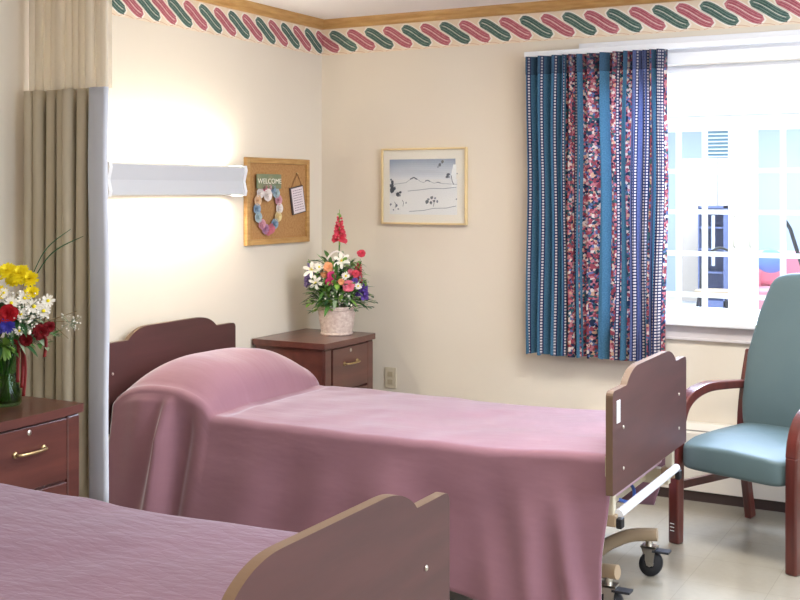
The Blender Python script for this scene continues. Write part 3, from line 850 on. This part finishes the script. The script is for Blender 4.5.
for tx, tz in ((.06, .10), (-.13, .1), (-.18, .09)): stroke([(tx, tz), (tx + .005, tz + .02), (tx - .004, tz + .035)], .003, 1)
stroke([(.17, .27), (.175, .24), (.185, .22)], .004, 1)
q([(.172, .2), (.2, .2), (.2, .33), (.182, .33), (.168, .27)], 3, .0005)
mats_ = [mat('print_snow', (232, 228, 224), .7), mat('print_ink', (88, 90, 98), .7), mat('print_grey_ink', (120, 124, 134), .7), mat('print_white', (240, 238, 234), .7)]
for i in range(nb):
    t = i / (nb - 1); mats_.append(mat('print_sky_%d' % i, tuple(int(a + (b_ - a) * t) for a, b_ in zip((226, 224, 224), (142, 152, 172))), .7))
art.build('print', mats_, pc)
MB().box((-.254, -.0175, .011), (.254, -.0165, .413)).build('glazing', pane, pc)

# outlet
ol = thing('wall_outlet', 'beige wall outlet low on back wall beside the corner nightstand', 'outlet', (.46, -.001, .455))
MB().box((-.036, -.006, -.058), (.036, 0, .058)).build('cover_plate', mat('beige_plate', (206, 194, 168), .5), ol, bevel=.002)
for z in (-.022, .022):
    MB().box((-.016, -.0085, z - .014), (.016, -.006, z + .014)).build('socket', mat('beige_socket', (184, 170, 142), .5), ol, bevel=.002)

# ------------------------------------------------------------------ flowers
leafm = [mat('leaf_green', (92, 138, 66), .5, var=(30, (64, 106, 50))), mat('leaf_dark', (44, 84, 46), .5), mat('leaf_light', (126, 168, 74), .5), mat('leaf_sage', (140, 160, 130), .6)]
def petalcol(n, c): return mat(n, c, .6, .3, trans=.15)
P_red = petalcol('petal_red', (186, 34, 44)); P_coral = petalcol('petal_coral', (224, 84, 104)); P_pink = petalcol('petal_pink', (236, 130, 150))
P_mag = petalcol('petal_magenta', (204, 60, 120)); P_white = petalcol('petal_white', (244, 240, 228)); P_yel = petalcol('petal_yellow', (252, 234, 40))
P_purp = petalcol('petal_purple', (122, 92, 180)); P_blue = petalcol('petal_violet_blue', (84, 82, 190)); P_peach = petalcol('petal_peach', (240, 178, 130)); P_dred = petalcol('petal_dark_red', (120, 18, 26))
P_lilac = petalcol('petal_lilac', (160, 140, 190))
def frame_of(d):
    d = Vector(d).normalized(); a = d.orthogonal().normalized(); return d, a, d.cross(a)
def petal(mb, c, d, out, length, width, lift, mi=0, curl=0):
    """one petal starting at c, going along 'out', lifted along d"""
    side = d.cross(out).normalized(); pts = []
    for l, w in ((0, .18), (.35, .8), (.7, 1), (.92, .65), (1, .12)):
        p = c + out * (length * l) + d * (lift * length * l - curl * length * l * l)
        for s_ in (-1, 0, 1): pts.append(p + side * (s_ * width * w / 2) + d * (abs(s_) * .12 * width))
    fs = []
    for i in range(4):
        for j in range(2): fs.append((i * 3 + j, i * 3 + j + 1, (i + 1) * 3 + j + 1, (i + 1) * 3 + j))
    mb.add(pts, fs, mi, True)
def bloom(kind, c, d, r, col, parent, name, seed=0, centre=None):
    rnd = random.Random(seed); mb = MB(); c = Vector(c); d, a, b_ = frame_of(d)
    def ring(n, ln, wd, lift, curl=0, base=0, off=0):
        for k in range(n):
            t = 2 * PI * k / n + off + rnd.uniform(-.12, .12)
            petal(mb, c + d * base, d, a * K(t) + b_ * S(t), ln * rnd.uniform(.9, 1.1), wd, lift, 0, curl)
    if kind == 'mum':
        ring(16, r, r * .32, .1); ring(14, r * .85, r * .3, .35, 0, r * .08, .2); ring(11, r * .62, r * .28, .7, 0, r * .14); ring(7, r * .4, r * .25, 1.2, 0, r * .2)
    elif kind == 'daisy':
        ring(13, r, r * .32, .15); mb.ball(c + d * r * .08, r * .26, 1, 8)
    elif kind == 'rose':
        ring(7, r, r * .95, .5, .5); ring(6, r * .8, r * .85, .9, .5, r * .05, .4); ring(5, r * .55, r * .7, 1.4, .6, r * .1, .9); ring(4, r * .35, r * .5, 2.0, .4, r * .12)
    elif kind == 'lily':
        ring(3, r * 1.1, r * .5, .6, .5); ring(3, r * 1.1, r * .45, .65, .5, r * .05, PI / 3)
        for k in range(5):
            t = k * 1.26; mb.tube([c, c + d * r * .55 + (a * K(t) + b_ * S(t)) * r * .18], r * .03, 4, 1)
    return mb.build(name, [col, centre or P_yel], parent)
def spike(base, d, length, r, col, parent, name, seed=0):
    rnd = random.Random(seed); mb = MB(); c = Vector(base); d, a, b_ = frame_of(d)
    mb.tube([c, c + d * length * .6, c + d * (length * 1.02)], [r * .14, r * .1, r * .05], 6, 1)
    n = 26
    for i in range(n):
        t = i / n; rr = r * (1.05 - .8 * t); an = i * 2.4
        o = a * K(an) + b_ * S(an); p = c + d * (length * (.12 + .8 * t))
        mi = 0 if t < .86 else 1
        for k in range(4):
            oo = (o + (d * K(k * 1.57) + d.cross(o) * S(k * 1.57)) * .7).normalized()
            petal(mb, p, o, oo, rr * .95, rr * .75, .5, mi, .2)
    return mb.build(name, [col, leafm[2]], parent)
def leaf(mb, c, d, length, width, droop, mi):
    c = Vector(c); d = Vector(d).normalized(); side = d.cross(Vector((0, 0, 1)))
    if side.length < .1: side = Vector((1, 0, 0))
    side.normalize(); pts = []
    n = 5
    for i in range(n + 1):
        t = i / n; w = width * (S(PI * min(.98, t * .93 + .05)) ** .8)
        p = c + d * length * t - Vector((0, 0, 1)) * droop * length * t * t
        for s_ in (-1, 0, 1): pts.append(p + side * (s_ * w / 2) + Vector((0, 0, 1)) * (abs(s_) * w * .15))
    fs = []
    for i in range(n):
        for j in range(2): fs.append((i * 3 + j, i * 3 + j + 1, (i + 1) * 3 + j + 1, (i + 1) * 3 + j))
    mb.add(pts, fs, mi, True)

# --- basket on the corner nightstand
ba = thing('flower_basket', 'white wicker basket of pink, white and purple flowers on corner nightstand', 'flower arrangement', (.30, -.32, .726))
wk = MB(); seg = 56
def wick(i, j):
    t = j; a = 2 * PI * i; r = .082 + .024 * t + .0028 * S(13 * 2 * PI * i + (round(t * 26) % 2) * PI) + .0018 * S(t * 26 * PI)
    return (r * K(a), r * S(a), .150 * t)
wk.grid(wick, 104, 26)
for k, (rr, z) in enumerate(((.084, .006), (.108, .150), (.106, .140))):
    wk.tube([(rr * K(2 * PI * i / 32), rr * S(2 * PI * i / 32), z) for i in range(33)], .006, 8, caps=False)
wk.lathe([(0, .004), (.08, .004)]); wk.lathe([(0, .13), (.10, .13)])
wick_m = mat('whitewashed_wicker', (228, 212, 200), .7, .3, var=(60, (196, 172, 160)))
wk.build('basket', wick_m, ba)
# handle across the view
hd = [Vector((.104 * K(a) * .85, .104 * K(a) * .5, .14 + .31 * S(a))) for a in [PI * i / 24 for i in range(25)]]
MB().tube(hd, .006, 8).build('handle', mat('white_wicker_handle', (236, 226, 220), .6), ba)
rnd = random.Random(11)
fo = MB()
for i in range(520):
    a = rnd.uniform(0, 2 * PI); el = rnd.uniform(-.25, 1.3); R_ = rnd.uniform(.03, .13)
    d = Vector((K(a) * K(el), S(a) * K(el), S(el) * .9))
    c = Vector((0, 0, .17)) + Vector((K(a) * R_ * .9, S(a) * R_ * .9, rnd.uniform(-.0, .22) * (1 if R_ < .1 else .6)))
    leaf(fo, c, d, rnd.uniform(.05, .11), rnd.uniform(.016, .030), rnd.uniform(.1, .6), rnd.choice([0, 0, 2, 2, 3, 1]))
# sprays reaching out to the sides
def spray(mb, base, tip, n, ls, mi=(0,), w=.02):
    base = Vector(base); tip = Vector(tip); mid = (base + tip) / 2 + Vector((0, 0, .03))
    path = bez([base, mid, tip], 6); mb.tube(path, .0018, 5, mi[0])
    for k in range(n):
        p = path[int((len(path) - 1) * (.25 + .75 * k / n))]; d = (tip - base).normalized()
        sd = d.cross(Vector((0, 0, 1))).normalized() * (1 if k % 2 else -1)
        leaf(mb, p, d * .6 + sd * .8 + Vector((0, 0, rnd.uniform(-.2, .5))), ls, w, .2, mi[k % len(mi)])
rt = Vector((.879, .477, 0))       # direction running to the right as one faces the corner
fw2 = Vector((-.477, .879, 0))
for sx, up, b_ in ((.05, .30, .02), (-.06, .29, .02), (.10, .27, .02), (.0, .33, .05), (.19, .17, -.03), (.18, .10, .02), (.16, .24, 0), (-.15, .2, .02), (-.16, .12, -.03), (-.13, .08, -.06), (-.14, .26, .0), (.12, .09, -.08), (-.05, .1, -.11), (.21, .13, -.02)):
    spray(fo, (0, 0, .15), rt * sx + fw2 * b_ + Vector((0, 0, up + .04)), 14, .052, (2, 0) if sx < 0 else (0, 1, 3))
fo.build('foliage', leafm, ba)
def at(r_, z, dep=0): return rt * r_ + fw2 * dep + Vector((0, 0, z))
F = -fw2
spike(at(.015, .485, -.0), (0, 0, 1), .19, .034, P_coral, ba, 'snapdragon', 1)
spike(at(-.125, .30), (-.25, -.1, 1), .11, .030, P_lilac, ba, 'larkspur', 2)
spike(at(.10, .28), (.2, .1, 1), .13, .030, P_coral, ba, 'snapdragon', 3)
spike(at(-.145, .26), (-.4, 0, 1), .09, .024, P_lilac, ba, 'larkspur', 4)
spike(at(.135, .20, -.05), (.4, -.1, 1), .10, .030, P_purp, ba, 'larkspur', 5)
for k_, (a_, z_, c_) in enumerate(((-.06, .33, P_peach), (.0, .355, P_white), (.045, .40, P_white), (.08, .34, P_pink), (-.09, .37, P_white), (-.01, .29, P_pink))): bloom(('rose', 'daisy', 'mum')[k_ % 3], at(a_, z_, -.07), F + Vector((0, 0, .3)), .024, c_, ba, 'small_blossom', 200 + k_)
bloom('rose', at(.07, 0.270, -.12), F + Vector((0, 0, .3)), 0.033, P_pink, ba, 'rose', 6)
bloom('rose', at(.135, 0.440, -.03), F + Vector((0, 0, .3)), 0.024, P_coral, ba, 'carnation', 7)
bloom('rose', at(-.02, 0.325, -.11), F + Vector((0, 0, .2)), 0.026, P_mag, ba, 'carnation', 8)
bloom('rose', at(.105, 0.335, -.09), F + Vector((.2, 0, .2)), 0.022, P_coral, ba, 'carnation', 9)
bloom('rose', at(-.04, 0.370, -.09), F + Vector((0, 0, .4)), 0.029, P_peach, ba, 'rose', 10)
bloom('lily', at(.03, 0.400, -.08), F + Vector((0, 0, .5)), 0.045, P_white, ba, 'lily', 11)
bloom('lily', at(-.13, 0.350, -.05), F + Vector((-.3, 0, .5)), 0.047, P_white, ba, 'lily', 12)
bloom('lily', at(-.105, 0.290, -.09), F + Vector((-.2, 0, -.1)), 0.039, P_white, ba, 'lily', 13)
bloom('daisy', at(.055, 0.325, -.11), F, 0.024, P_white, ba, 'daisy', 14)
bloom('daisy', at(.12, 0.270, -.1), F + Vector((.3, 0, 0)), 0.021, P_white, ba, 'daisy', 15)
bloom('rose', at(.03, 0.295, -.12), F, 0.019, P_peach, ba, 'carnation', 16)
bloom('rose', at(-.035, 0.295, -.115), F + Vector((0, 0, .0)), 0.022, P_mag, ba, 'carnation', 17)
bloom('mum', at(.10, 0.295, -.1), F, 0.021, P_purp, ba, 'aster', 18)
stm_ = MB()
stm_.tube([at(0, .1), at(.01, .35), at(.015, .5)], .004, 6); stm_.tube([at(.02, .1), at(.08, .25), at(.135, .40, -.03)], .003, 6); stm_.tube([at(0, .1), at(-.1, .27), at(-.125, .31)], .003, 6)
stm_.build('stems', leafm[0], ba)
def filler(parent, name, cols, c, rad, n, sz, seed):
    rnd = random.Random(seed); mb = MB(); c = Vector(c)
    for i in range(n):
        v = Vector((rnd.gauss(0, 1), rnd.gauss(0, 1), rnd.gauss(0, 1))).normalized() * rnd.uniform(.4, 1)
        p = c + Vector((v.x * rad[0], v.y * rad[1], v.z * rad[2]))
        if i % 2 == 0: mb.tube([c + (p - c) * .2, p], .0009, 4, 1)
        mb.ball(p, sz * rnd.uniform(.6, 1.2), 0, 6)
    o = mb.build(name, [cols, leafm[3]], parent); o['kind'] = 'stuff'; return o
filler(ba, 'filler_blossom', P_white, at(.0, .2, -.08), (.13, .08, .07), 60, .0055, 31)
filler(ba, 'statice', P_lilac, at(.03, .3, -.02), (.12, .08, .05), 50, .006, 32)

# --- glass vase with bouquet on the near nightstand
vx, vy = .335, -2.665
vs_ = thing('glass_vase', 'clear green tinted glass vase on the nightstand at the left edge', 'vase', (vx, vy, .726))
vg = glass('vase_glass', (196, 218, 186))
prof = [(0, .002), (.052, .002), (.058, .012), (.057, .05), (.047, .10), (.040, .14), (.046, .175), (.056, .20), (.053, .20), (.043, .175), (.037, .14), (.044, .10), (.053, .05), (.053, .014), (0, .010)]
MB().lathe(prof).build('vase_body', vg, vs_)
MB().lathe([(0, .012), (.051, .014), (.051, .05), (.042, .10), (.040, .112), (0, .112)]).build('water', glass('vase_water', (206, 216, 150)), vs_)
bq = thing('flower_bouquet', 'bouquet of yellow mums, white daisies and red flowers in the glass vase', 'flowers', (vx, vy, .738))
stm = MB(); rnd = random.Random(5)
for i in range(16):
    a = rnd.uniform(0, 2 * PI); r0 = rnd.uniform(.005, .04); a2 = a + 2.6
    stm.tube(bez([(r0 * K(a), r0 * S(a), .008), (.02 * K(a2), .02 * S(a2), .13), (.03 * K(a2), .03 * S(a2), .17), (.09 * K(a2), .09 * S(a2), .28)], 5), .0028, 6, rnd.choice([0, 2]))
stm.build('stems', leafm, bq)
fo = MB()
for i in range(260):
    a = rnd.uniform(0, 2 * PI); el = rnd.uniform(-.3, 1.2); R_ = rnd.uniform(.03, .11)
    d = Vector((K(a) * K(el), S(a) * K(el), S(el)))
    c = Vector((K(a) * R_, S(a) * R_, .2 + rnd.uniform(0, .15)))
    leaf(fo, c, d, rnd.uniform(.045, .09), rnd.uniform(.012, .026), rnd.uniform(.1, .6), rnd.choice([0, 1, 1, 1, 3]))
for i in range(34):   # pale green spider mum leaves low in front
    a = rnd.uniform(0, 2 * PI); el = rnd.uniform(-.5, .8)
    d = rt * K(a) + Vector((0, 0, 1)) * S(a) + F * .4
    leaf(fo, at(.03, .215, -.09), d, .045, .014, .2, 2)
for sx, up, b_, n in ((.20, .24, 0, 12), (.17, .2, -.04, 10), (.15, .27, .02, 10), (-.15, .25, 0, 9)):
    spray(fo, (0, 0, .2), rt * sx + fw2 * b_ + Vector((0, 0, up)), n, .05, (3, 0, 0), .016)
fo.build('foliage', leafm, bq)
yel = [(.065, .465, -.03, .04), (.022, .475, -.04, .036), (.10, .445, -.03, .036), (.118, .40, -.07, .03), (-.03, .45, -.05, .04), (.005, .40, -.09, .036), (-.08, .42, 0, .04), (.02, .44, .06, .04)]
for k, (a, z, dp, r) in enumerate(yel): bloom('mum', at(a, z, dp), F * .7 + Vector((0, 0, .7)), r, P_yel, bq, 'yellow_mum', 50 + k)
for k, (a, z, dp, r) in enumerate([(.13, .355, -.08, .036), (.10, .385, -.09, .03), (.155, .335, -.05, .034), (.06, .37, -.11, .03), (.165, .37, -.03, .03), (.09, .33, -.1, .028), (-.04, .34, -.1, .035), (.05, .28, -.11, .026), (.085, .27, -.1, .022), (.03, .405, -.1, .024)]):
    bloom('daisy', at(a, z, dp), F + rt * .3 + Vector((0, 0, .3)), r * .82, P_white, bq, 'daisy', 70 + k)
bloom('rose', at(.055, .335, -.125), F, .036, P_red, bq, 'carnation', 90); bloom('rose', at(.02, .32, -.12), F, .032, P_red, bq, 'carnation', 91)
bloom('mum', at(.05, .295, -.125), F + Vector((0, 0, -.2)), .030, P_blue, bq, 'aster', 92); bloom('mum', at(.02, .285, -.12), F, .026, P_blue, bq, 'aster', 93)
bloom('rose', at(.14, .26, -.04), F + rt * .4, .030, P_dred, bq, 'carnation', 94); bloom('rose', at(.10, .235, -.07), F, .026, P_dred, bq, 'carnation', 95); bloom('rose', at(.165, .275, -.02), F + rt * .6, .022, P_dred, bq, 'carnation', 96)
bl_ = MB()
for a, z0, z1, sh in ((.075, .235, .06, .004), (.062, .24, .08, 0.0), (.155, .27, .17, .008), (.08, .22, .03, .008)):
    pth = bez([at(a - .03, z0, -.05), at(a, z0 - .02, -.05), at(a + sh, (z0 + z1) / 2, -.045), at(a + .4 * sh, z1, -.05)], 6)
    vs3 = []
    for p in pth: vs3 += [p - rt * .006, p + rt * .006]
    bl_.add(vs3, [(2 * i, 2 * i + 1, 2 * i + 3, 2 * i + 2) for i in range(len(pth) - 1)], 0, True)
bl_.build('ribbon', mat('red_ribbon', (120, 22, 20), .4, .5), bq, solid=.001)
gr = MB()
for tip, mid in ((at(.27, .60, .05), at(.16, .53, .0)), (at(.215, .625, .08), at(.13, .54, .03))):
    pth = bez([at(.06, .36, 0), mid, tip], 10); vs3 = []
    for i, p in enumerate(pth):
        w_ = .005 * (1 - i / len(pth)) + .0008; vs3 += [p - Vector((0, 0, w_)), p + Vector((0, 0, w_))]
    gr.add(vs3, [(2 * i, 2 * i + 1, 2 * i + 3, 2 * i + 2) for i in range(len(pth) - 1)], 0, True)
gr.build('grass_blade', leafm[1], bq, solid=.001)
filler(bq, 'baby_breath', P_white, at(.235, .285, 0), (.06, .04, .05), 34, .0034, 44)
filler(bq, 'filler_blossom', P_white, at(.08, .33, -.06), (.12, .08, .09), 120, .006, 45)
tw = MB()
for tip in (at(.26, .33, 0), at(.23, .23, 0), at(.2, .31, .0), at(.27, .29, 0)):
    tw.tube(bez([at(.08, .26, 0), at(.15, .29, 0), tip], 6), .0012, 5)
tw.build('twig', mat('dry_twig', (150, 130, 90), .8), bq)

# ------------------------------------------------------------------ patient chair
ch = thing('patient_chair', 'high back grey green vinyl armchair with curved dark wood arms by window', 'chair', (2.634, -.59, 0), math.radians(-19.9))
def sweep(path, wx, th, x):
    """rectangular wooden member following a path in the local y-z plane"""
    P = [Vector((0, a, z)) for a, z in path]; P = bez(P, 6); mb = MB(); vs = []
    n = len(P); ths = th if isinstance(th, (list, tuple)) else [th, th]
    for i, p in enumerate(P):
        a = P[max(0, i - 1)]; b_ = P[min(n - 1, i + 1)]; t = (b_ - a).normalized(); nr = Vector((0, -t.z, t.y))
        h = (ths[0] + (ths[1] - ths[0]) * i / (n - 1)) / 2
        for dx, s_ in ((-wx / 2, -1), (wx / 2, -1), (wx / 2, 1), (-wx / 2, 1)): vs.append(p + nr * h * s_ + Vector((x + dx, 0, 0)))
    fs = [(i * 4 + k, i * 4 + (k + 1) % 4, (i + 1) * 4 + (k + 1) % 4, (i + 1) * 4 + k) for i in range(n - 1) for k in range(4)]
    fs += [(3, 2, 1, 0), tuple((n - 1) * 4 + k for k in range(4))]
    mb.add(vs, fs); return mb
for x in (-.272, .272):
    sweep([(-.29, 0), (-.288, .25), (-.283, .46)], .05, (.045, .055), x).build('front_leg', chairwood, ch, bevel=.008)
    sweep([(-.283, .45), (-.272, .52), (-.235, .585), (-.165, .625), (-.06, .642), (.08, .636), (.25, .622)], .052, (.055, .034), x).build('armrest', chairwood, ch, bevel=.01)
    sweep([(.295, 0), (.265, .15), (.235, .32), (.225, .46), (.25, .62), (.292, .775)], .034, (.05, .034), x).build('rear_leg', chairwood, ch, bevel=.007)
    sweep([(-.28, .245), (.24, .225)], .024, .035, x).build('stretcher', chairwood, ch, bevel=.004)
MB().box((-.25, .22, .3), (.25, .245, .345)).build('rear_rail', chairwood, ch, bevel=.004)
sca = MB()
for z in (.055, .07, .085): sca.box((-.285, -.3155, z), (-.265, -.3135, z + .003))
# seat cushion
def cushion(P, nu=18, nv=14):
    return MB().grid(P, nu, nv)
def superbox(cx, cy, cz, hx, hy, hz, e=.28, nu=40, nv=20, fn=None):
    def sg(v, p): return math.copysign(abs(v) ** p, v)
    def P(a, b):
        u = 2 * PI * a; v = PI * (b - .5)
        x = sg(K(v), e) * sg(K(u), e) * hx; y = sg(K(v), e) * sg(S(u), e) * hy; z = sg(S(v), e * 1.2) * hz
        if fn: x, y, z = fn(x, y, z)
        return (cx + x, cy + y, cz + z)
    return MB().grid(P, nu, nv)
def seatf(x, y, z):
    # domed, rolled front edge hanging lower
    t = (y + .27) / .54
    if z > 0: z += .016 * (1 - (x / .26) ** 2) 
    if z < 0: z -= .0
    z += .012 * (1 - t) * 0 - .024 * smooth((-y - .10) / .17)
    return x, y, z
superbox(0, -.045, .405, .247, .275, .055, .22, 64, 28, seatf).build('seat', vinylseat, ch)
def backf(x, y, z):
    h = (z + .37) / .74
    w = 1.0 + .03 * S(PI * h) - .14 * smooth((h - .55) / .45)
    x = x * w
    if h > .5: z -= .055 * (abs(x) / .25) ** 2 * smooth((h - .6) / .4)
    yy = y + .205 + .02 * (1 - h) * 0 + .18 * h - .035 * S(PI * h) - .012 * S(2 * PI * h)
    if y < 0: yy -= .012 * (1 - (x / .25) ** 2)
    return x, yy, z
superbox(0, 0, .77, .237, .045, .37, .2, 64, 40, backf).build('backrest', vinylseat, ch)
MB().box((-.255, .205, .42), (.255, .232, .46)).build('back_rail', chairwood, ch, bevel=.004)
sca.build('scuff_mark', white, ch)

# ------------------------------------------------------------------ camera
cam = bpy.data.cameras.new('camera'); co = bpy.data.objects.new('camera', cam); C.objects.link(co)
co.location = (3.57, -5.62, 1.5); co.rotation_euler = (PI / 2, 0, math.radians(28.5))
cam.lens = 1141 / 800 * 36; cam.sensor_width = 36; cam.shift_y = -108 / 800
cam.clip_start = .02
bpy.context.scene.camera = co

# ------------------------------------------------------------------ light
def area(name, loc, rot, sx, sy, power, col):
    l = bpy.data.lights.new(name, 'AREA'); l.shape = 'RECTANGLE'; l.size = sx; l.size_y = sy; l.energy = power; l.color = col
    o = bpy.data.objects.new(name, l); C.objects.link(o); o.location = loc; o.rotation_euler = rot; return o
# ceiling troffers of the room (out of frame)
for k, (x, y, lab) in enumerate(((2.6, -1.7, 'ceiling light panel between the two beds, above the frame'), (3.3, -4.9, 'ceiling light panel above the viewer near the door end'))):
    t = thing('ceiling_light', lab, 'lamp', (x, y, RH), 0, 'ceiling light panels')
    MB().box((-.62, -.32, -.03), (.62, .32, -.001)).build('housing', white, t)
    area('ceiling_lamp_%d' % k, (x, y, RH - .035), (0, 0, 0), 1.2, .6, (58, 46)[k], (1, .97, .93))
# unseen lamp added to brighten the lounge
area('lounge_fill', (1.0, 8.3, 2.85), (0, 0, 0), 5, 3, 330, (.86, .92, 1))
# daylight
wd = bpy.data.worlds.new('world'); bpy.context.scene.world = wd; wd.use_nodes = True
bg = wd.node_tree.nodes['Background']; bg.inputs[0].default_value = (.88, .94, 1, 1); bg.inputs[1].default_value = 1.75
sun = bpy.data.lights.new('sun', 'SUN'); sun.energy = .5; sun.angle = .02; sun.color = (1, .97, .93)
so = bpy.data.objects.new('sun', sun); C.objects.link(so)
so.rotation_euler = Vector((-.25, .6, -.9)).to_track_quat('-Z', 'Y').to_euler()
area('daylight_fill', (RX + TH + .05, -2.3, 1.55), (0, PI / 2, 0), 1.25, 2.5, 62, (.66, .78, 1))  # added lamp outside the unseen side window, standing in for daylight
area('daylight_fill', (2.6, .9, 2.75), (math.radians(-50), 0, 0), 2.2, 1.1, 330, (.62, .74, 1))  # added lamp hidden above the back window, standing in for sky light
# portal guides sky sampling through the window
pl_ = area('window_portal', ((OX0 + OX1) / 2, .16, (OZ0 + OZ1) / 2), (-PI / 2, 0, 0), OX1 - OX0, OZ1 - OZ0, 0, (1, 1, 1))
pl_.data.cycles.is_portal = True

sc_ = bpy.context.scene
sc_.view_settings.view_transform = 'Standard'; sc_.view_settings.look = 'None'
sc_.view_settings.gamma = 1; sc_.view_settings.use_curve_mapping = False
sc_.view_settings.exposure = 0.34
